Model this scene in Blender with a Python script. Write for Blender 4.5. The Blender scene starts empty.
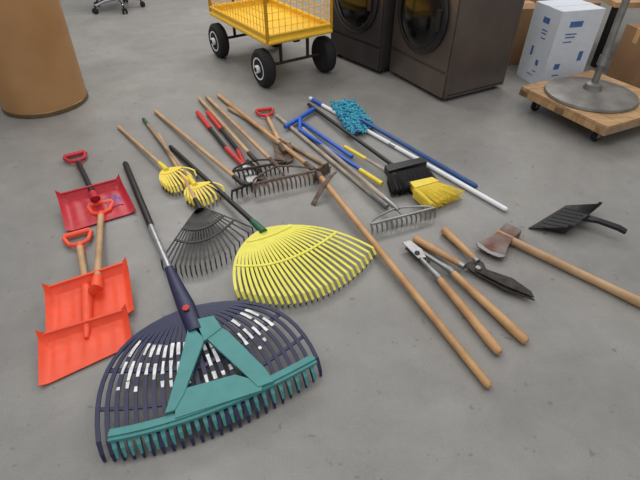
import bpy, bmesh, math, random
from mathutils import Vector
random.seed(7)
# All coordinates are world space. W() takes plan positions in millimetres on the
# warehouse floor (x right, y away) and a height in metres.
def W(x,y,z=0.0): return Vector((x/1000.0,y/1000.0,z))
def WL(txt,z): return [W(*[float(q) for q in p.split(',')],z) for p in txt.split()]
sc=bpy.context.scene
try: sc.view_settings.view_transform='Standard'
except: pass

def lin(c):
    o=[]
    for x in c:
        x/=255.0
        o.append(x/12.92 if x<=0.04045 else ((x+0.055)/1.055)**2.4)
    return tuple(o)+(1.0,)
def mat(name,col,rough=0.5,metal=0.0,var=0.12,scale=25.0,col2=None,bump=0.0,stretch=None,spec=0.5,aniso=None):
    m=bpy.data.materials.new(name); m.use_nodes=True
    nt=m.node_tree; b=nt.nodes['Principled BSDF']
    tc=nt.nodes.new('ShaderNodeTexCoord'); mp=nt.nodes.new('ShaderNodeMapping')
    if stretch: mp.inputs['Scale'].default_value=stretch
    n=nt.nodes.new('ShaderNodeTexNoise'); n.inputs['Scale'].default_value=scale; n.inputs['Detail'].default_value=5
    nt.links.new(tc.outputs['Object'],mp.inputs['Vector']); nt.links.new(mp.outputs[0],n.inputs['Vector'])
    r=nt.nodes.new('ShaderNodeValToRGB'); r.color_ramp.elements[0].position=0.35; r.color_ramp.elements[1].position=0.65
    c=lin(col)
    if col2 is None:
        c1=tuple(x*(1-var) for x in c[:3])+(1,); c2=tuple(min(1,x*(1+var)) for x in c[:3])+(1,)
    else: c1=c; c2=lin(col2)
    r.color_ramp.elements[0].color=c1; r.color_ramp.elements[1].color=c2
    nt.links.new(n.outputs['Fac'],r.inputs['Fac']); nt.links.new(r.outputs[0],b.inputs['Base Color'])
    b.inputs['Roughness'].default_value=rough; b.inputs['Metallic'].default_value=metal
    b.inputs['Specular IOR Level'].default_value=spec
    if bump:
        bp=nt.nodes.new('ShaderNodeBump'); bp.inputs['Strength'].default_value=bump; bp.inputs['Distance'].default_value=0.004
        nt.links.new(n.outputs['Fac'],bp.inputs['Height']); nt.links.new(bp.outputs[0],b.inputs['Normal'])
    return m

M={}
M['wood']=mat('wood_handle',(166,132,96),0.6,scale=9,col2=(196,162,122))
M['woodold']=mat('wood_weathered',(134,110,88),0.7,scale=9,col2=(170,146,118))
M['woodwarm']=mat('wood_varnished',(170,126,82),0.5,scale=9,col2=(198,156,108))
M['woodgrey']=mat('wood_grey',(146,134,120),0.7,scale=12,col2=(178,166,150))
M['plywood']=mat('plywood',(160,124,84),0.7,scale=6,col2=(188,152,110),stretch=(1,6,1))
M['black']=mat('black_plastic',(22,22,24),0.45)
M['rubber']=mat('rubber',(22,22,23),0.8)
M['darkmetal']=mat('dark_steel',(40,37,36),0.5,metal=.5,scale=30,col2=(70,62,56))
M['blackwire']=mat('black_spring_steel',(22,21,21),0.5,metal=.2,scale=30,col2=(42,39,37))
M['rust']=mat('rusty_steel',(84,66,56),0.7,metal=.3,scale=30,col2=(118,102,90))
M['axesteel']=mat('rusted_axe_steel',(104,62,52),0.5,metal=.4,scale=9,col2=(128,118,112))
M['steel']=mat('steel',(150,150,150),0.35,metal=.8)
M['alu']=mat('aluminium',(175,178,182),0.35,metal=.7)
M['red']=mat('red_plastic',(184,36,50),0.45)
M['redpaint']=mat('red_grip',(196,48,44),0.45)
M['orange']=mat('orange_plastic',(242,88,54),0.5,var=.05)
M['navy']=mat('navy_plastic',(32,37,72),0.45)
M['teal']=mat('teal_plastic',(70,140,138),0.5,var=.06)
M['yellow']=mat('yellow_plastic',(228,220,84),0.5,var=.05)
M['gold']=mat('golden_yellow_plastic',(232,206,68),0.5,var=.05)
M['wagon']=mat('yellow_powder_coat',(236,188,52),0.45,var=.05)
M['green']=mat('green_paint',(36,92,62),0.5)
M['blue']=mat('blue_paint',(36,88,184),0.4)
M['dblue']=mat('dark_blue_paint',(36,76,134),0.4)
M['mopblue']=mat('turquoise_microfibre',(44,142,168),0.95,scale=60,col2=(90,184,206))
M['white']=mat('white_paint',(230,232,236),0.4,var=.03)
M['whiteworn']=mat('worn_white_paint',(200,202,206),0.6,scale=40,col2=(245,245,245))
M['graphite']=mat('graphite_steel',(66,62,62),0.38,metal=.5,scale=3,col2=(80,75,74))
M['bronze']=mat('brushed_black_stainless',(112,102,96),0.36,metal=.75,scale=3,col2=(128,117,110))
M['door']=mat('dark_door_ring',(48,46,48),0.3,metal=.5,var=.03)
M['glass']=mat('dark_glass',(12,12,14),0.12,var=.0)
M['chrome']=mat('chrome',(190,190,195),0.15,metal=1.0,var=.02)
M['card']=mat('cardboard',(140,106,74),0.85,var=.08,scale=5)
M['drum']=mat('fibre_drum_board',(162,120,76),0.55,scale=3,col2=(176,134,88))
M['drumrim']=mat('drum_rim_steel',(120,98,70),0.4,metal=.6)
M['cardwhite']=mat('white_carton',(206,212,220),0.6,var=.03)
M['print']=mat('blue_print',(70,105,160),0.6)
M['sticker']=mat('sticker_print',(60,70,130),0.5,scale=60,col2=(200,60,80))
M['castiron']=mat('cast_iron',(112,110,106),0.5,metal=.5,scale=8,col2=(144,141,136))

class MB:
    def __init__(s,name): s.name=name; s.v=[]; s.f=[]; s.m=[]; s.sm=[]; s.mats=[]
    def mi(s,k):
        if k not in s.mats: s.mats.append(k)
        return s.mats.index(k)
    def add(s,vs,fs,k,smooth=False):
        o=len(s.v); s.v+= [Vector(x) for x in vs]; i=s.mi(k)
        for f in fs: s.f.append(tuple(o+j for j in f)); s.m.append(i); s.sm.append(smooth)
    def tube(s,pts,r,k,n=10,closed=False,flat=1.0):
        pts=[Vector(p) for p in pts]; N=len(pts)
        rs=r if isinstance(r,(list,tuple)) else [r]*N
        vs=[]; prev=None
        for i,p in enumerate(pts):
            if closed: t=(pts[(i+1)%N]-pts[i-1])
            else: t=(pts[min(i+1,N-1)]-pts[max(i-1,0)])
            t.normalize()
            if prev is None:
                a=Vector((0,0,1)) if abs(t.z)<.9 else Vector((1,0,0))
                x=t.cross(a).normalized()
            else:
                x=(prev-t*prev.dot(t)).normalized()
            prev=x; y=t.cross(x)
            for j in range(n):
                an=2*math.pi*j/n
                vs.append(p+x*math.cos(an)*rs[i]+y*math.sin(an)*rs[i]*flat)
        fs=[]
        for i in range(N if closed else N-1):
            i2=(i+1)%N
            for j in range(n):
                j2=(j+1)%n
                fs.append((i*n+j,i*n+j2,i2*n+j2,i2*n+j))
        s.add(vs,fs,k,True)
        if not closed:
            o=len(s.v)-len(vs); ii=s.mi(k)
            s.f.append(tuple(o+j for j in range(n))[::-1]); s.m.append(ii); s.sm.append(False)
            s.f.append(tuple(o+(N-1)*n+j for j in range(n))); s.m.append(ii); s.sm.append(False)
    def box(s,c,X,Y,Z,k):
        c=Vector(c);X=Vector(X);Y=Vector(Y);Z=Vector(Z)
        vs=[c+X*a+Y*b+Z*d for a in(-1,1) for b in(-1,1) for d in(-1,1)]
        s.add(vs,[(0,1,3,2),(4,6,7,5),(0,4,5,1),(2,3,7,6),(0,2,6,4),(1,5,7,3)],k)
    def ribbon(s,pts,w,th,k,up=Vector((0,0,1))):
        pts=[Vector(p) for p in pts];N=len(pts)
        ws=w if isinstance(w,(list,tuple)) else [w]*N
        vs=[]
        for i,p in enumerate(pts):
            t=(pts[min(i+1,N-1)]-pts[max(i-1,0)]).normalized()
            x=t.cross(up)
            if x.length<1e-3: x=Vector((1,0,0))
            x.normalize(); y=x.cross(t).normalized()
            for a,b in((-1,-1),(1,-1),(1,1),(-1,1)):
                vs.append(p+x*a*ws[i]/2+y*b*th/2)
        fs=[(0,1,2,3),tuple((N-1)*4+j for j in(3,2,1,0))]
        for i in range(N-1):
            for j in range(4):
                j2=(j+1)%4; fs.append((i*4+j,(i+1)*4+j,(i+1)*4+j2,i*4+j2))
        s.add(vs,fs,k)
    def slab(s,poly,up,k):
        n=len(poly); up=Vector(up)
        vs=[Vector(p) for p in poly]+[Vector(p)+up for p in poly]
        fs=[tuple(range(n))[::-1],tuple(range(n,2*n))]+[(i,(i+1)%n,n+(i+1)%n,n+i) for i in range(n)]
        s.add(vs,fs,k)
    def surf(s,fn,ns,nt,th,k,smooth=True):
        vs=[];off=(ns+1)*(nt+1)
        for d in(0,1):
            for i in range(ns+1):
                for j in range(nt+1):
                    p=Vector(fn(i/ns,j/nt)); vs.append(p+Vector((0,0,th*(d))))
        I=lambda i,j,d:d*off+i*(nt+1)+j
        fs=[]
        for i in range(ns):
            for j in range(nt):
                fs.append((I(i,j,0),I(i,j+1,0),I(i+1,j+1,0),I(i+1,j,0)))
                fs.append((I(i,j,1),I(i+1,j,1),I(i+1,j+1,1),I(i,j+1,1)))
        for i in range(ns):
            fs.append((I(i,0,0),I(i+1,0,0),I(i+1,0,1),I(i,0,1)))
            fs.append((I(i,nt,0),I(i,nt,1),I(i+1,nt,1),I(i+1,nt,0)))
        for j in range(nt):
            fs.append((I(0,j,0),I(0,j,1),I(0,j+1,1),I(0,j+1,0)))
            fs.append((I(ns,j,0),I(ns,j+1,0),I(ns,j+1,1),I(ns,j,1)))
        s.add(vs,fs,k,smooth)
    def lathe(s,c,ax,prof,k,n=32):
        c=Vector(c);ax=Vector(ax).normalized()
        a=Vector((0,0,1)) if abs(ax.z)<.9 else Vector((1,0,0))
        x=ax.cross(a).normalized(); y=ax.cross(x)
        vs=[]
        for r,h in prof:
            for j in range(n):
                an=2*math.pi*j/n; vs.append(c+ax*h+(x*math.cos(an)+y*math.sin(an))*r)
        fs=[]
        for i in range(len(prof)-1):
            for j in range(n):
                j2=(j+1)%n; fs.append((i*n+j,i*n+j2,(i+1)*n+j2,(i+1)*n+j))
        fs.append(tuple(range(n))[::-1]); fs.append(tuple((len(prof)-1)*n+j for j in range(n)))
        s.add(vs,fs,k,True)
    def finish(s,bevel=0,edge=35):
        mn=Vector([min(v[i] for v in s.v) for i in range(3)]); mx=Vector([max(v[i] for v in s.v) for i in range(3)])
        o=Vector(((mn.x+mx.x)/2,(mn.y+mx.y)/2,mn.z))
        me=bpy.data.meshes.new(s.name)
        me.from_pydata([tuple(v-o) for v in s.v],[],s.f)
        for k in s.mats: me.materials.append(M[k])
        me.polygons.foreach_set('material_index',s.m); me.polygons.foreach_set('use_smooth',s.sm)
        me.update()
        bm=bmesh.new(); bm.from_mesh(me); bmesh.ops.recalc_face_normals(bm,faces=bm.faces)
        for e in bm.edges:
            if len(e.link_faces)==2 and e.calc_face_angle(0)>math.radians(edge): e.smooth=False
        bm.to_mesh(me); bm.free()
        ob=bpy.data.objects.new(s.name,me); ob.location=o; sc.collection.objects.link(ob)
        if bevel:
            b=ob.modifiers.new('bevel','BEVEL'); b.width=bevel; b.segments=2; b.limit_method='ANGLE'; b.angle_limit=math.radians(50)
        return ob
def V(x,y,z=0): return Vector((x,y,z))
def lerp(a,b,t): return a+(b-a)*t
def bez(a,c,b,n): return [a*(1-t)**2+c*2*t*(1-t)+b*t*t for t in [i/n for i in range(n+1)]]
def lag(L,Mi,R,t):
    return L*(2*(t-.5)*(t-1))+Mi*(-4*t*(t-1))+R*(2*t*(t-.5))
def xy(a,b):
    d=(b-a); d.z=0; d.normalize(); return d, V(d.y,-d.x,0)
def stick(mb,a,b,r,k,n=12,r2=None):
    d=(b-a).normalized(); r2=r2 or r
    mb.tube([a,a+d*r*.3,a+d*r,lerp(a,b,.5),b],[r*.55,r*.85,r,(r+r2)/2,r2],k,n)

# ---------------- room
def floor_mat():
    m=bpy.data.materials.new('sealed_concrete'); m.use_nodes=True; nt=m.node_tree; b=nt.nodes['Principled BSDF']
    tc=nt.nodes.new('ShaderNodeTexCoord')
    def noise(sc_,det=6,rough=.6,st=(1,1,1),rot=0,dist=0):
        mp=nt.nodes.new('ShaderNodeMapping'); mp.inputs['Scale'].default_value=st; mp.inputs['Rotation'].default_value=(0,0,rot)
        nt.links.new(tc.outputs['Object'],mp.inputs['Vector'])
        n=nt.nodes.new('ShaderNodeTexNoise'); n.inputs['Scale'].default_value=sc_; n.inputs['Detail'].default_value=det; n.inputs['Roughness'].default_value=rough; n.inputs['Distortion'].default_value=dist
        nt.links.new(mp.outputs[0],n.inputs['Vector']); return n
    def ramp(n,p0,c0,p1,c1):
        r=nt.nodes.new('ShaderNodeValToRGB'); e=r.color_ramp.elements
        e[0].position=p0;e[0].color=c0;e[1].position=p1;e[1].color=c1
        nt.links.new(n.outputs['Fac'],r.inputs['Fac']); return r
    def mixc(a,bb,f=1.0,mode='MULTIPLY'):
        x=nt.nodes.new('ShaderNodeMix'); x.data_type='RGBA'; x.blend_type=mode; x.inputs[0].default_value=f
        nt.links.new(a,x.inputs[6]); nt.links.new(bb,x.inputs[7]); return x.outputs[2]
    g=lambda v:(v,v,v,1)
    base=ramp(noise(1.3,8,.64,dist=.6),.32,lin((132,130,127)),.68,lin((152,150,146)))
    mid=ramp(noise(7,9,.72,dist=.4),.3,(.83,.83,.82,1),.7,g(1))
    fine=ramp(noise(170,3,.8),.3,g(.8),.62,g(1))
    spot=ramp(noise(26,4,.5),.27,(.52,.5,.47,1),.33,g(1))
    dots=ramp(noise(60,2,.5),.24,(.4,.38,.36,1),.28,g(1))
    scuff=ramp(noise(5,6,.7,(1,14,1),.6),.66,g(0),.75,g(.065))
    scuff2=ramp(noise(4,6,.7,(16,1,1),.3),.67,g(0),.76,g(.055))
    c=mixc(base.outputs[0],mid.outputs[0]); c=mixc(c,fine.outputs[0],.8); c=mixc(c,spot.outputs[0],.65); c=mixc(c,dots.outputs[0],.7)
    c=mixc(c,scuff.outputs[0],1,'ADD'); c=mixc(c,scuff2.outputs[0],1,'ADD')
    nt.links.new(c,b.inputs['Base Color'])
    rr=ramp(noise(3,6),.3,g(.32),.7,g(.48)); nt.links.new(rr.outputs[0],b.inputs['Roughness'])
    bp=nt.nodes.new('ShaderNodeBump'); bp.inputs['Strength'].default_value=.12; bp.inputs['Distance'].default_value=.002
    nt.links.new(fine.outputs[0],bp.inputs['Height']); nt.links.new(bp.outputs[0],b.inputs['Normal'])
    return m
M['floor']=floor_mat()
M['wall']=mat('painted_wall',(150,150,148),0.8,var=.05,scale=1)
mb=MB('floor'); mb.box((0,3,-.05),(6,0,0),(0,5.5,0),(0,0,.05),'floor'); mb.finish()
mb=MB('wall_back'); mb.box((0,8.55,1.8),(6,0,0),(0,.05,0),(0,0,1.8),'wall'); mb.finish()
mb=MB('wall_left'); mb.box((-6.05,3,1.8),(.05,0,0),(0,5.5,0),(0,0,1.8),'wall'); mb.finish()
mb=MB('wall_right'); mb.box((6.05,3,1.8),(.05,0,0),(0,5.5,0),(0,0,1.8),'wall'); mb.finish()

# ---------------- fibre drum
mb=MB('fibre_drum'); c=V(-2.045,3.30)
R=.29
mb.lathe(c,(0,0,1),[(R-.01,0),(R+.004,.004),(R+.004,.03),(R,.034)],'drumrim',64)
mb.lathe(c,(0,0,1),[(R,.034),(R+.015,.5),(R+.024,.82)],'drum',64)
mb.lathe(c,(0,0,1),[(R+.024,.82),(R+.032,.825),(R+.032,.86),(R+.016,.865)],'drumrim',64)
mb.lathe(c+V(0,0,.865),(0,0,1),[(R-.02,0),(R-.02,.012),(R-.05,.012),(R-.06,.004)],'steel',48)
mb.finish()

# ---------------- rolling office chair
mb=MB('office_chair'); c=V(-2.42,6.0)
for i in range(5):
    a=i*2*math.pi/5+.3; d=V(math.cos(a),math.sin(a))
    mb.tube([c+V(0,0,.12),c+d*.15+V(0,0,.11),c+d*.28+V(0,0,.085)],[.03,.022,.016],'chrome',8)
    for s_ in(-1,1):
        q=V(-d.y,d.x)
        mb.lathe(c+d*.29+V(0,0,.031)+q*s_*.018-q*.009,q,[(.02,0),(.03,.003),(.03,.015),(.02,.018)],'rubber',16)
    mb.tube([c+d*.28+V(0,0,.03),c+d*.28+V(0,0,.09)],.01,'black',8)
mb.tube([c+V(0,0,.1),c+V(0,0,.3),c+V(0,0,.44)],[.03,.028,.02],'black',12)
mb.lathe(c+V(0,0,.44),(0,0,1),[(.18,0),(.24,.02),(.25,.05),(.23,.09),(.1,.1)],'black',32)
mb.tube([c+V(0,.2,.46),c+V(0,.28,.5),c+V(0,.28,.7)],.018,'black',8)
mb.surf(lambda s,t:c+V((s-.5)*.42,.27+.05*(1-(2*s-1)**2),.62+.4*t),10,8,.03,'black')
mb.finish(.004)

# ---------------- wagon
mb=MB('garden_wagon'); a=V(.559,-.829);b=V(.829,.559);Fc=V(-.385,3.53); L=1.02;W_=.57
P=lambda x,y,z: Fc-a*x+b*y+V(0,0,z)
zb=.35
mb.box(P(L/2,W_/2,zb+.005),a*L/2,b*W_/2,V(0,0,.006),'wagon')
for (x0,y0,x1,y1) in((0,0,L,0),(L,0,L,W_),(L,W_,0,W_),(0,W_,0,0)):
    for z,r in((zb,.018),(zb+.05,.012),(zb+.33,.014)):
        mb.tube([P(x0,y0,z),P(x1,y1,z)],r,'wagon',8)
    mb.box((P(x0,y0,zb+.03)+P(x1,y1,zb+.03))/2,(P(x1,y1,0)-P(x0,y0,0))/2,V(0,0,.03),V(0,0,1).cross(P(x1,y1,0)-P(x0,y0,0)).normalized()*.003,'wagon')
    n=int((P(x1,y1,0)-P(x0,y0,0)).length/.05)
    for i in range(n+1):
        t=i/n; q=lerp(P(x0,y0,0),P(x1,y1,0),t)
        mb.tube([q+V(0,0,zb),q+V(0,0,zb+.33)],.0028 if i%n else .014,'wagon',6)
    for j in range(1,6):
        z=zb+.05+.05*j; mb.tube([P(x0,y0,z),P(x1,y1,z)],.0028,'wagon',5)
mb.box(P(L/2,W_/2,zb-.03),a*(L/2-.05),b*.025,V(0,0,.02),'black')
for x in(.10,.93):
    mb.tube([P(x,.0,.15),P(x,W_,.15)],.012,'darkmetal',8)
    for y in(.16,W_-.16):
        mb.tube([P(x,y,.15),P(x,y,.32)],.013,'darkmetal',8)
    mb.tube([P(x,.16,.31),P(x,W_-.16,.31)],.014,'darkmetal',8)
    for y,sg in((.0,-1),(W_-.0,1)):
        cc=P(x,y,.142); ax=b*sg; r=.142
        mb.lathe(cc-ax*.045,ax,[(.085,0),(.12,.0),(r-.006,.012),(r,.03),(r,.06),(r-.006,.078),(.12,.09),(.082,.09)],'rubber',36)
        for i in range(30):
            an=i*math.pi/15; e=V(0,0,1)*math.cos(an)+a*math.sin(an)
            mb.tube([cc+e*(r-.002)-ax*.03,cc+e*(r-.002)+ax*.03],.003,'rubber',5)
        mb.lathe(cc+ax*.035,ax,[(.084,0),(.084,.012),(.076,.012),(.056,.0),(.03,.004),(.03,.03),(.02,.034)],'white',28)
        mb.lathe(cc+ax*.06,ax,[(.018,0),(.018,.014),(.01,.018)],'darkmetal',14)
        for i in range(5):
            an=i*2*math.pi/5; e=V(0,0,1)*math.cos(an)+a*math.sin(an)
            mb.lathe(cc+e*.06+ax*.04,ax,[(.007,0),(.007,.005)],'darkmetal',8)
mb.tube([P(L,W_/2,.2),P(L+.12,W_/2,.22),P(L+.2,W_/2,.6),P(L+.24,W_/2,.95)],.014,'black',8)
mb.tube([P(L+.24,W_/2-.08,.95),P(L+.24,W_/2+.08,.95)],.016,'black',8)
mb.finish()

# ---------------- appliances
def appliance(name,fl,x,w,depth,h,k):
    mb=MB(name); x=x.normalized(); y=V(-x.y,x.x)
    Q=lambda u,d,z: fl+x*u+y*d+V(0,0,z)
    mb.box(Q(w/2,depth/2,h/2+.015),x*w/2,y*depth/2,V(0,0,h/2-.015),k)
    for u in(.06,w-.06):
        for d in(.06,depth-.06): mb.lathe(Q(u,d,0),(0,0,1),[(.025,0),(.025,.015),(.015,.03)],'black',12)
    mb.box(Q(w/2,-.006,.12),x*(w/2-.012),y*.008,V(0,0,.085),k)
    mb.box(Q(w/2,-.006,.56),x*(w/2-.012),y*.008,V(0,0,.335),k)
    mb.box(Q(w/2,-.012,h-.07),x*(w/2-.005),y*.016,V(0,0,.055),'glass')
    cc=Q(w/2,-.012,.55)
    mb.lathe(cc,-y,[(.275,0),(.275,.02),(.262,.03),(.245,.034),(.235,.03)],'door',56)
    mb.lathe(cc-y*.012,-y,[(.24,0),(.23,.02),(.19,.035),(.12,.042),(.02,.044)],'glass',56)
    mb.box(cc+x*.22-y*.04,x*.02,y*.012,V(0,0,.07),'door')
    for d in(.02,depth-.02):
        mb.box(Q(w+.001,d,h/2),x*.002,y*.006,V(0,0,h/2-.04),k)
    mb.box(Q(w+.001,depth/2,.05),x*.002,y*(depth/2-.02),V(0,0,.004),'black')
    mb.finish(.006)
appliance('clothes_dryer',V(.585,3.88),V(.4808,-.8768),.69,.60,.98,'bronze')
appliance('washing_machine',V(.10,4.375),V(.60,-.80),.665,.60,.98,'graphite')

# ---------------- cartons etc.
def carton(name,c,ang,w,d,h,k='card',prints=False):
    mb=MB(name); x=V(math.cos(ang),math.sin(ang)); y=V(-x.y,x.x); c=Vector(c)
    mb.box(c+V(0,0,h/2),x*w/2,y*d/2,V(0,0,h/2-.001),k)
    mb.box(c-y*d*.25+V(0,0,h+.001),x*(w/2),y*(d/4-.001),V(0,0,.0015),k)
    mb.box(c+y*d*.25+V(0,0,h+.001),x*(w/2),y*(d/4-.001),V(0,0,.0015),k)
    tp='woodwarm' if k=='card' else 'cardwhite'
    mb.box(c+V(0,0,h+.0035),x*(w/2+.001),y*.025,V(0,0,.0008),tp)
    for sx in(-1,1):
        mb.box(c+x*sx*(w/2+.0008)+V(0,0,h-.05),x*.0006,y*.025,V(0,0,.05),tp)
    if prints:
        for i,(u,z,ww,hh) in enumerate([(-.03,.42,.09,.02),(-.05,.36,.08,.004),(-.05,.34,.07,.004),(-.06,.31,.06,.004),(.09,.21,.03,.035),(-.08,.15,.04,.02),(-.07,.09,.05,.004),(.0,.06,.09,.003)]):
            mb.box(c-y*(d/2+.001)+x*u*w/.34+V(0,0,z*h/.5),x*ww*.6,y*.001,V(0,0,hh),'print')
            mb.box(c-x*(w/2+.001)+y*u*d/.34*.6+V(0,0,z*h/.5),y*ww*.4,x*.001,V(0,0,hh),'print')
    mb.finish(.003)
carton('white_carton',V(1.86,3.74),.25,.36,.32,.56,'cardwhite',True)
carton('cardboard_box',V(1.64,4.28),.1,.36,.4,.45)
carton('cardboard_box',V(2.06,4.28),.0,.4,.45,.50)
carton('cardboard_box',V(2.60,3.72),.15,.36,.3,.40)
mb=MB('workbench'); c=V(2.97,4.48)
mb.box(c+V(0,0,.5),V(.62,0,0),V(0,.48,0),V(0,0,.02),'plywood')
for sx in(-1,1):
    for sy in(-1,1): mb.box(c+V(sx*.57,sy*.43,.24),V(.03,0,0),V(0,.03,0),V(0,0,.24),'black')
mb.finish(.003)

# dolly
mb=MB('wooden_dolly'); A=W(1425,3200,.16);Bp=W(1735,2561,.16); x=(Bp-A)
w=x.length; x.normalize(); y=V(-x.y,x.x)
D=.72
Q=lambda u,d,z: V(A.x,A.y)+x*u+y*d+V(0,0,z)
for i in range(6):
    d0=D*(i+.5)/6
    mb.box(Q(w/2,d0,.15),x*w/2,y*(D/12-.002),V(0,0,.01),'plywood')
for u in(.04,w-.04,w/2): mb.box(Q(u,D/2,.118),x*.04,y*D/2,V(0,0,.021),'woodold')
mb.box(Q(w/2,.018,.118),x*w/2*.995,y*.018,V(0,0,.02),'plywood')
for u in(.1,w-.1):
    for d in(.09,D-.09):
        mb.lathe(Q(u,d,.04)-x*.014,x,[(.03,0),(.04,.003),(.04,.025),(.03,.028)],'rubber',20)
        for s_ in(-1,1): mb.box(Q(u+s_*.02,d,.062),x*.002,y*.02,V(0,0,.034),'steel')
        mb.box(Q(u,d,.095),x*.035,y*.035,V(0,0,.003),'steel')
mb.finish(.002)
mb=MB('round_pedestal_stand'); dc=Q(w*.46,D*.42,.1605)
mb.lathe(dc,(0,0,1),[(.29,0),(.295,.006),(.29,.020),(.27,.026),(.12,.038),(.06,.045),(.05,.08),(.035,.09)],'castiron',64)
mb.tube([dc+V(0,0,.07),dc+V(.03,.06,1.0)],.022,'castiron',16)
mb.tube([dc+V(.004,.01,.2),dc+V(.006,.012,.26)],.03,'steel',16)
mb.finish()

# ---------------- tools
def dgrip(mb,c,d,w,l,k,r=.013):
    rt=V(d.y,-d.x)
    pts=[c,c+d*l*.25+rt*w*.35,c+d*l*.8+rt*w*.5,c+d*l+rt*w*.45,c+d*l-rt*w*.45,c+d*l*.8-rt*w*.5,c+d*l*.25-rt*w*.35]
    mb.tube(pts,[r*.9,r*.8,r*.85,r*1.1,r*1.1,r*.85,r*.8],k,10,closed=True)
    mb.tube([c-d*.07,c-d*.02,c+d*.015],[r*1.25,r*1.35,r*1.1],k,12)

def shovel(name,g,top,corners,kb,ks,kg,ribs=6,z=0.0,curve=.05,r=.0145,sticker=False,gw=.12):
    TL,TR,BR,BL=corners
    mb=MB(name)
    def fn(s,t):
        p=lerp(lerp(TL,TR,s),lerp(BL,BR,s),t)
        e=abs(2*s-1)
        h=.006+curve*(1-t)**2*.9+ .03*max(0,(e-.8)/.2)**1.5*(1-.6*t)
        h+=.005*(0.5+.5*math.cos(s*ribs*2*math.pi))*math.sin(math.pi*min(1,t*1.0))
        if t<.08: h+=.03*(1-t/.08)
        return p+V(0,0,h+z)
    mb.surf(fn,48,20,.004,kb)
    tp=V(top.x,top.y,.035+curve+z)
    cen=lerp(lerp(TL,TR,.5),lerp(BL,BR,.5),.35)+V(0,0,.02+z+curve*.5)
    d=(g-tp).normalized(); dd=V(d.x,d.y).normalized()
    stick(mb,g-d*.03,tp,r,ks)
    dgrip(mb,g-dd*.02,dd,gw,.10,kg)
    mb.tube([tp+d*.06,tp-d*.01,lerp(tp,cen,.6),cen],[.02,.024,.02,.008],kb,12)
    mb.tube([lerp(TL,TR,.02)+V(0,0,.035+curve+z),lerp(TL,TR,.98)+V(0,0,.035+curve+z)],.006,kb,8)
    if sticker:
        def fs(s,t): return fn(.66+.22*s,.3+.35*t)+V(0,0,.007)
        mb.surf(fs,4,4,.0006,'sticker',False)
    return mb.finish()
shovel('red_snow_shovel',W(-1451,2412,.02),W(-1148,1936),[W(-1355,1962),W(-1081,2121),W(-945,1909),W(-1234,1738)],'red','black','red',ribs=5,curve=.04,sticker=True)
shovel('orange_snow_shovel',W(-1132,1647,.02),W(-948,1298),[W(-1042,1076),W(-755,1207),W(-701,1071),W(-967,889)],'orange','wood','orange',ribs=6,curve=.02,z=0)
shovel('orange_snow_shovel',W(-1118,1891,.02),W(-895,1295),[W(-1100,1282),W(-820,1440),W(-740,1223),W(-1027,1085)],'orange','wood','orange',ribs=6,curve=.045,z=.012)

# --- big navy + teal leaf rake
mb=MB('wide_leaf_rake')
Lr,Mr,Rr=W(-655,640),W(-312,725),W(3,941)
grip=W(-1153,2377,.02); sock=W(-586,1318,.08); ap=W(-519,1200,.08)
stick(mb,grip,W(-813,1737,.05),.017,'black')
mb.tube([W(-822,1754,.049),sock],.0145,'alu',12)
mb.tube([W(-640,1418,.075),sock,ap,W(-452,1069,.085)],[.019,.026,.034,.03],'navy',14,flat=.7)
mb.lathe(W(-506,1164,.108),(0,0,1),[(.014,0),(.014,.004),(.006,.007)],'redpaint',16)
n=25; ax,rt=xy(ap,Mr)
tines=[]
for i in range(n):
    t=i/(n-1); tip=lag(Lr,Mr,Rr,t); lat=(2*t-1)
    dv=tip-ap; dv.z=0; la=dv.dot(ax); lr=dv.dot(rt)
    start=ap+rt*(lr*.10)+ax*.02
    ctrl=ap+rt*(lr*1.04)+ax*(la*.12*(1+ (1-abs(lat))*3)); ctrl.z=.085
    inner=ap+ax*(la-.035)+rt*lr; inner.z=.05
    ps=bez(start,ctrl,inner,12)
    for j,p in enumerate(ps): p.z=.08-.02*(j/12)
    ps+= [V(tip.x,tip.y,.03)-ax*.008, V(tip.x,tip.y,.002)]
    tines.append(ps)
    mb.ribbon(ps,[.012]*3+[.014]*10+[.012,.008],.006,'navy')
for idx,wd in((4,.014),(7,.016),(10,.012)):
    mb.ribbon([tn[idx]+V(0,0,-.004) for tn in tines],wd,.007,'navy')
for i in range(2,n-2):   # worn white lettering stuck to the slats
    for (j0,j1,pr) in((4,6,.85),(6,8,.8),(8,9,.5)):
        if random.random()<pr:
            q=[tines[i][j]+V(0,0,.0037) for j in range(j0,j1+1)]
            q[0]=lerp(q[0],q[1],random.uniform(0,.6)); q[-1]=lerp(q[-2],q[-1],random.uniform(.4,1))
            mb.ribbon(q,[random.uniform(.008,.0135) for _ in q],.0008,'whiteworn')
bar=[]
for i in range(25):
    bar.append(lag(W(-636,683,.075),W(-342,776,.078),W(-20,959,.075),i/24))
mb.ribbon(bar,.038,.012,'teal'); mb.ribbon([p+V(0,0,.008) for p in bar],.016,.008,'teal')
for i in range(n):
    t=(i+.5)/n; p=lag(W(-638,680,.07),W(-344,773,.07),W(-21,956,.07),t)
    mb.ribbon([p,p+ax*.03+V(0,0,-.015),p+ax*.045+V(0,0,-.045)],[.014,.012,.007],.008,'teal')
mb.slab(WL('-462,1116 -398,1135 -359,1078 -410,1020',.085),(0,0,.014),'teal')
mb.slab(WL('-481,1099 -412,1030 -436,815 -452,756 -479,746 -476,890',.083),(0,0,.013),'teal')
mb.slab(WL('-359,1080 -335,1066 -182,905 -152,859 -200,838 -402,1030',.083),(0,0,.013),'teal')
mb.slab(WL('-459,792 -434,835 -283,885 -191,857 -188,827 -445,731',.081),(0,0,.012),'teal')
mb.finish()

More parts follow.
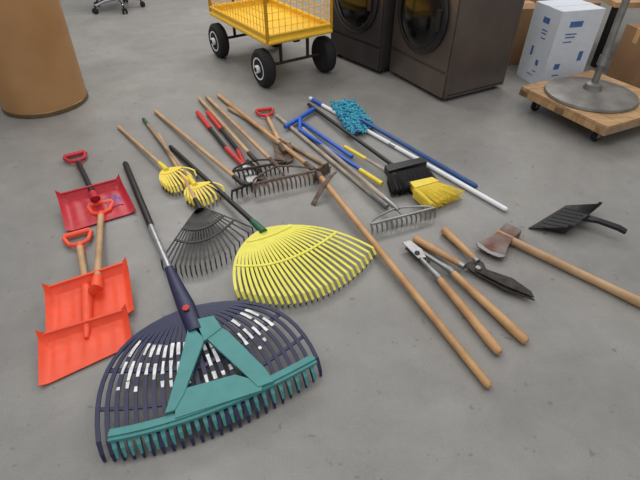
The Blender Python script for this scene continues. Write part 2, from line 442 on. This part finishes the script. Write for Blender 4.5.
# --- generic fan rake
def fan(name,g,hend,Lr,Mr,Rr,n,kh,kt,wt,bands,shoulder=.3,zap=.05,sock='black',rh=.0135,tipk=None,zb=.0):
    mb=MB(name)
    ap=V(hend.x,hend.y,zap+zb); g=V(g.x,g.y,rh+.001)
    stick(mb,g,ap,rh,kh)
    if tipk: mb.tube([lerp(g,ap,.01),lerp(g,ap,.12)],rh*1.08,tipk,12)
    ax,rt=xy(ap,Mr)
    hd=(ap-g).normalized()
    mb.tube([ap-hd*.09,ap-hd*.03,ap+ax*.02],[rh*1.15,rh*1.35,rh*1.5],sock,12)
    T=[]
    for i in range(n):
        t=i/(n-1); tip=lag(Lr,Mr,Rr,t)
        dv=tip-ap; la=dv.dot(ax); lr=dv.dot(rt)
        start=ap+rt*(lr*.08)
        ctrl=ap+rt*(lr*(.45+shoulder))+ax*la*(.45-shoulder*.9)
        inner=V(tip.x,tip.y)-ax*.025+V(0,0,.04+zb)
        ps=bez(start,ctrl,inner,9)
        for j,p in enumerate(ps): p.z=zb+zap+(.05-zap)*(j/9)
        ps+=[V(tip.x,tip.y,.028+zb),V(tip.x,tip.y,.002+zb)+ax*-.01]
        T.append(ps)
        mb.ribbon(ps,[wt*.6]+[wt]*8+[wt,wt*.9,wt*.6],.0035,kt)
    for idx,wd in bands:
        mb.ribbon([tn[idx]+V(0,0,.003) for tn in T],wd,.004,kt)
    return mb.finish()
fan('yellow_leaf_rake',W(-942,2591),W(-274,1694),W(-331,1293),W(-17,1288),W(252,1557),26,'black','yellow',.0125,[(2,.02),(6,.012)],shoulder=.31,zap=.06,sock='green',rh=.013)
fan('black_leaf_rake',W(-1064,2767),W(-606,1884),W(-692,1472),W(-486,1459),W(-318,1702),20,'wood','blackwire',.007,[(4,.02),(6,.012)],shoulder=.05,zap=.05,rh=.0115)
fan('yellow_shrub_rake',W(-1361,2868),W(-878,2268),W(-861,2121),W(-759,2063),W(-699,2223),11,'wood','gold',.011,[(4,.02)],shoulder=.35,zap=.045,sock='gold',rh=.011)
fan('yellow_shrub_rake',W(-1229,2991),W(-685,2113),W(-697,1980),W(-594,1935),W(-515,2063),11,'woodold','gold',.011,[(4,.02)],shoulder=.35,zap=.045,sock='gold',rh=.011,tipk='green')

# --- bow rakes
def bowrake(name,g,f,Lr,Rr,n,kh,km,rh=.0125,zh=.06,bow=True,tl=.03):
    mb=MB(name)
    stick(mb,g,f,rh,kh); hd=(f-g).normalized()
    mb.tube([f-hd*.1,f,f+hd*.02],[rh*1.1,rh*1.12,rh*.7],km,12)
    ax,rt=xy(f,(Lr+Rr)/2)
    mb.tube([Lr,Rr],.008,km,8)
    if bow:
        for E in(Lr,Rr): mb.tube(bez(f,lerp(f,E,.5)+(E-(Lr+Rr)/2)*.45,E,8),.0055,km,8)
    mb.tube([f,(Lr+Rr)/2],.007,km,8)
    for i in range(n):
        p=lerp(Lr,Rr,i/(n-1))
        mb.tube([p,p+ax*tl*.5+V(0,0,-.02),p+ax*tl*.6+V(0,0,-(zh-.01))],[.006,.0055,.003],km,6)
    return mb.finish()
bowrake('bow_rake',W(-120,2839,.016),W(381,1870,.06),W(246,1747,.055),W(574,1877,.055),14,'woodgrey','steel')
bowrake('bow_rake',W(-863,3370,.016),W(-242,2251,.075),W(-358,2074,.07),W(-22,2206,.07),15,'wood','rust',tl=.05,zh=.075)
bowrake('bow_rake',W(-909,3333,.016),W(-374,2326,.07),W(-485,2214,.065),W(-195,2312,.065),13,'wood','darkmetal',tl=.04,zh=.07)
bowrake('level_head_rake',W(-1177,3105,.016),W(-414,2090,.06),W(-465,2030,.055),W(-368,2107,.055),5,'wood','darkmetal',bow=False)

# --- red handled loppers
mb=MB('red_handled_loppers')
pv=W(-428,2304,.03)
for g,m in((W(-871,3079,.02),W(-584,2555,.022)),(W(-800,3079,.02),W(-506,2529,.022))):
    stick(mb,g,lerp(g,m,.5),.016,'redpaint'); mb.tube([lerp(g,m,.5),m],[.0125,.0125],'black',10)
    mb.tube([m,lerp(m,pv,.8)],[.013,.012],'redpaint',10); mb.tube([lerp(m,pv,.7),pv],[.01,.009],'steel',10)
mb.lathe(pv+V(0,0,-.012),(0,0,1),[(.02,0),(.02,.024),(.01,.028)],'steel',16)
mb.slab(WL('-469,2343 -430,2412 -333,2276 -290,2171 -348,2192',.02),(0,0,.008),'darkmetal')
mb.slab(WL('-445,2302 -407,2324 -347,2195 -360,2114 -404,2154',.031),(0,0,.006),'steel')
mb.finish(.001)

# --- D handle spade
mb=MB('d_handle_spade'); g=W(-370,3014,.02); t=W(-226,2509,.04); d=(t-g).normalized(); dd=V(d.x,d.y).normalized()
stick(mb,g,t,.014,'wood'); dgrip(mb,g,-dd,.12,.11,'redpaint',.012)
mb.tube([t-d*.12,t,t+d*.04],[.017,.018,.01],'rust',12)
TLp,TRp,BRp,BLp=W(-292,2544),W(-182,2582),W(-144,2411),W(-249,2365)
def fn(s,tt):
    p=lerp(lerp(TLp,TRp,s),lerp(BLp,BRp,s),tt); e=2*s-1
    return p+V(0,0,.012+.015*e*e+.02*(1-tt))+dd*(-.03*e*e*tt)
mb.surf(fn,14,10,.003,'rust'); mb.finish()

# --- hoe
mb=MB('garden_hoe'); g=W(-776,3389,.016); e=W(-34,2249,.05); d=(e-g).normalized(); rh=.014; km='rust'
stick(mb,g,e,rh,'woodwarm'); mb.tube([e-d*.09,e],[rh*1.12,rh*1.15],km,12)
b_=[W(-40,2202),W(58,2309)]; cen=(b_[0]+b_[1])/2
mb.tube(bez(e,e+d*.06+V(0,0,.03),cen+V(0,0,.07),6),.007,km,8)
up=V(0,0,.075)
q4=[b_[0],b_[1],b_[1]+up-(b_[1]-cen)*.25,b_[0]+up-(b_[0]-cen)*.25]
mb.add(q4+[q+V(d.x,d.y)*.004 for q in q4],[(0,1,2,3),(4,7,6,5),(0,4,5,1),(1,5,6,2),(2,6,7,3),(3,7,4,0)],km)
mb.finish()
mb=MB('grub_hoe'); g=W(584,886,.017); e=W(-11,2207,.05); d=(e-g).normalized()
stick(mb,g,e,.0155,'woodwarm'); mb.tube([lerp(e,g,.03),e,e+d*.02],[.018,.02,.014],'rust',12)
pa=W(89,2195,.07);pb=W(-37,1978,.004)
mb.ribbon(bez(pa,lerp(pa,pb,.5)+V(0,0,.05),pb,8),[.012,.014,.018,.022,.024,.024,.024,.024,.026],.006,'rust'); mb.finish()

mb=MB('cultivator_pole'); stick(mb,W(-309,3043,.014),W(344,1951,.014),.0125,'woodgrey'); mb.tube([W(271,2076,.014),W(349,1944,.014)],.0138,'steel',12); mb.finish()
mb=MB('wooden_tool_handle'); stick(mb,W(-665,3160,.014),W(58,2330,.014),.0125,'woodold'); mb.finish()

def bristles(mb,a0,a1,b0,b1,n,rows,k,r=.002,zt=.05,jit=.006):
    for j in range(rows):
        for i in range(n):
            t=(i+random.random()*.6)/n; o=V(0,0,(j/(max(1,rows-1))-.5)*zt)
            p=lerp(a0,a1,t)+o; q=lerp(b0,b1,t)+o*.9+V(random.uniform(-jit,jit),random.uniform(-jit,jit),0)
            q.z=max(.003,q.z); mb.tube([p,lerp(p,q,.5)+V(0,0,.002),q],[r,r,r*.7],k,5)
mb=MB('yellow_broom')
g=W(-137,2936,.02); m=W(191,2421,.035); e=W(525,2064,.045)
stick(mb,g,m,.0125,'blue'); mb.tube([lerp(g,e,.44),lerp(g,e,.62)],.0122,'gold',10); mb.tube([lerp(g,e,.6),e],.011,'woodgrey',10)
mb.slab(WL('485,2104 614,2153 645,2113 503,2046',.025),(0,0,.04),'gold')
bristles(mb,W(492,2026,.045),W(633,2093,.045),W(552,1903,.03),W(769,2038,.03),34,6,'gold',.0022)
mb.finish()
mb=MB('blue_t_handle_pole'); a0=W(-233,2825,.03);a1=W(-43,3107,.03)
mb.tube([a0,lerp(a0,a1,.1),lerp(a0,a1,.5),lerp(a0,a1,.9),a1],[.014,.018,.014,.018,.014],'blue',12)
mb.tube([lerp(a0,a1,.5),W(-131,2782,.03),W(292,2207,.03)],[.016,.014,.012],'blue',12)
mb.tube([W(230,2282,.03),W(341,2136,.03)],.014,'gold',12); mb.finish()
mb=MB('black_broom')
stick(mb,W(-88,3215,.02),W(443,2260,.05),.0125,'black')
mb.slab(WL('365,2260 585,2349 613,2304 381,2197',.03),(0,0,.045),'black')
bristles(mb,W(370,2165,.05),W(596,2260,.05),W(384,2038,.03),W(649,2136,.03),36,6,'black',.0024)
mb.finish()
mb=MB('microfibre_mop')
qa=WL('80,3175 235,3245 360,2840 207,2725',.03)
mb.slab([q-V(0,0,.015) for q in qa],(0,0,.02),'dblue')
for i in range(420):
    s_,t_=random.uniform(-.03,1.03),random.uniform(-.05,1.05)
    p=lerp(lerp(qa[0],qa[1],s_),lerp(qa[3],qa[2],s_),t_)+V(0,0,random.uniform(-.004,.02))
    an=random.uniform(0,6.28); d=V(math.cos(an),math.sin(an))*.022
    q=p+d; q.z-=random.uniform(0,.02); q.z=max(q.z,.008)
    mb.tube([p,lerp(p,q,.5)+V(0,0,.006),q],[.006,.0065,.005],'mopblue',6)
stick(mb,W(862,2121,.02),W(281,2877,.055),.0135,'dblue')
mb.finish()
mb=MB('extension_pole'); a0=W(-75,3333,.015);a1=W(963,1914,.015)
stick(mb,a1,a0,.0135,'white'); mb.tube([lerp(a0,a1,.02),lerp(a0,a1,.09)],.0145,'blue',12); mb.tube([lerp(a0,a1,.5),lerp(a0,a1,.53)],.015,'alu',12); mb.finish()

# --- hedge shears
mb=MB('hedge_shears')
pv=W(691,1459,.03)
for g,m in((W(447,1681,.022),W(631,1481,.028)),(W(599,1749,.022),W(701,1513,.028))):
    mb.tube([g,lerp(g,m,.03),lerp(g,m,.3),lerp(g,m,.8),m],[.012,.019,.018,.014,.013],'woodwarm',14)
    mb.tube([lerp(g,m,.93),lerp(g,m,1.03)],.0155,'steel',12)
mb.slab(WL('635,1491 673,1517 716,1478 814,1397 880,1282 775,1339 685,1428',.018),(0,0,.006),'darkmetal')
mb.slab(WL('701,1514 725,1501 726,1456 822,1401 876,1324 876,1291 781,1353 679,1444',.027),(0,0,.006),'darkmetal')
mb.lathe(pv+V(0,0,.002),(0,0,1),[(.013,0),(.013,.01),(.006,.014)],'steel',14)
mb.finish(.001)
# --- loppers
mb=MB('wood_handle_loppers')
for g,m,h in((W(658,1023,.022),W(505,1420,.026),W(413,1618,.026)),(W(774,1073,.022),W(569,1457,.026),W(458,1583,.026))):
    mb.tube([g,lerp(g,m,.02),lerp(g,m,.1),lerp(g,m,.6),m],[.012,.018,.0195,.017,.0145],'woodwarm',14)
    mb.tube([lerp(g,m,.95),m,lerp(m,h,.3),h],[.0165,.0165,.011,.01],'steel',12)
mb.slab(WL('383,1635 422,1649 467,1585 476,1531 439,1524',.03),(0,0,.006),'steel')
mb.slab(WL('393,1604 429,1625 475,1569 492,1509 448,1515',.02),(0,0,.008),'darkmetal')
mb.lathe(W(440,1558,.034),(0,0,1),[(.012,0),(.012,.006),(.005,.01)],'darkmetal',14)
mb.finish(.001)
# --- axe: wedge head (poll, eye, flared bit) set square across the handle
mb=MB('axe')
e=W(846,1714,.025); g=W(1375,1199,.022)
mb.tube([g,lerp(g,e,.04),lerp(g,e,.3),lerp(g,e,.8),e],[.014,.02,.0155,.016,.018],'wood',14,flat=1.25)
hd=V(g.x-e.x,g.y-e.y).normalized(); pu=V(-hd.y,hd.x)   # pu points to the poll
hc=V(e.x,e.y,.025)+hd*.045
sec=[(.085,-.038,.038,.019),(.075,-.042,.042,.020),(.035,-.040,.040,.021),(-.01,-.038,.038,.020),(-.06,-.045,.047,.014),(-.10,-.056,.060,.009),(-.135,-.068,.075,.005),(-.152,-.052,.060,.0025),(-.160,-.025,.030,.001)]
vs=[]
for u,v0,v1,th in sec:
    for vv,zz in((v0,-th),(v1,-th),(v1,th),(v0,th)): vs.append(hc+pu*u-hd*vv+V(0,0,zz))
fs=[(0,1,2,3),tuple((len(sec)-1)*4+j for j in(3,2,1,0))]
for i in range(len(sec)-1):
    for j in range(4): fs.append((i*4+j,(i+1)*4+j,(i+1)*4+(j+1)%4,i*4+(j+1)%4))
mb.add(vs,fs,'axesteel')
# bright honed strip along the bit
mb.add([hc+pu*u-hd*vv+V(0,0,z) for u,vv,z in((-.128,-.064,.0072),(-.137,-.066,.0058),(-.1535,-.048,.0036),(-.161,0,.0026),(-.1535,.056,.0036),(-.137,.073,.0058),(-.128,.070,.0072),(-.145,.0,.0056))],[(0,1,2,7),(2,3,7),(3,4,7),(4,5,6,7)],'steel')
mb.finish(.0008)
# --- dustpan
mb=MB('dustpan')
A0,A1,B1,B0=W(1028,1777),W(1296,1971),W(1422,1892),W(1194,1700)
def fn(s,t):
    p=lerp(lerp(A0,A1,s),lerp(B0,B1,s),t); e=abs(2*s-1)
    h=.002+.012*t+.055*t*max(0,(e-.88)/.12)+ (.055*max(0,(t-.85)/.15))
    return p+V(0,0,min(h,.075))
mb.surf(fn,32,20,.004,'black')
for k_ in range(1,8):
    a_=fn(k_/8,.1)+V(0,0,.005); c_=fn(k_/8,.8)+V(0,0,.005); mb.tube([a_,c_],.0018,'black',5)
hb=lerp(B0,B1,.5)+V(0,0,.05); he=W(1448,1692,.05)
mb.ribbon([hb-(he-hb)*.1,lerp(hb,he,.3)+V(0,0,.01),lerp(hb,he,.8)+V(0,0,.008),he],[.045,.03,.034,.028],.016,'black')
mb.finish(.0015)

# ---------------- lights
def area(name,loc,sx,sy,p,col=(1,1,1)):
    l=bpy.data.lights.new(name,'AREA'); l.shape='RECTANGLE'; l.size=sx; l.size_y=sy; l.energy=p; l.color=col
    o=bpy.data.objects.new(name,l); o.location=loc; sc.collection.objects.link(o); return o
area('ceiling_light',(-1.8,5.5,3.5),2.6,1.6,98,(1,.975,.94))
area('ceiling_light',(1.6,6.5,3.5),2.6,1.6,80,(1,.975,.94))
area('ceiling_light',(-1.2,1.6,3.5),2.6,1.6,34,(1,.975,.94))
area('ceiling_light',(2.2,2.0,3.5),2.6,1.6,26,(1,.975,.94))
w=bpy.data.worlds.new('World'); sc.world=w; w.use_nodes=True
w.node_tree.nodes['Background'].inputs[0].default_value=(.98,.98,1,1); w.node_tree.nodes['Background'].inputs[1].default_value=.63

cam=bpy.data.cameras.new('camera'); cam.sensor_width=36; cam.lens=25.875; cam.clip_start=.05
co=bpy.data.objects.new('camera',cam); co.location=(0,0,1.42); co.rotation_euler=(math.radians(50),0,0); sc.collection.objects.link(co); sc.camera=co
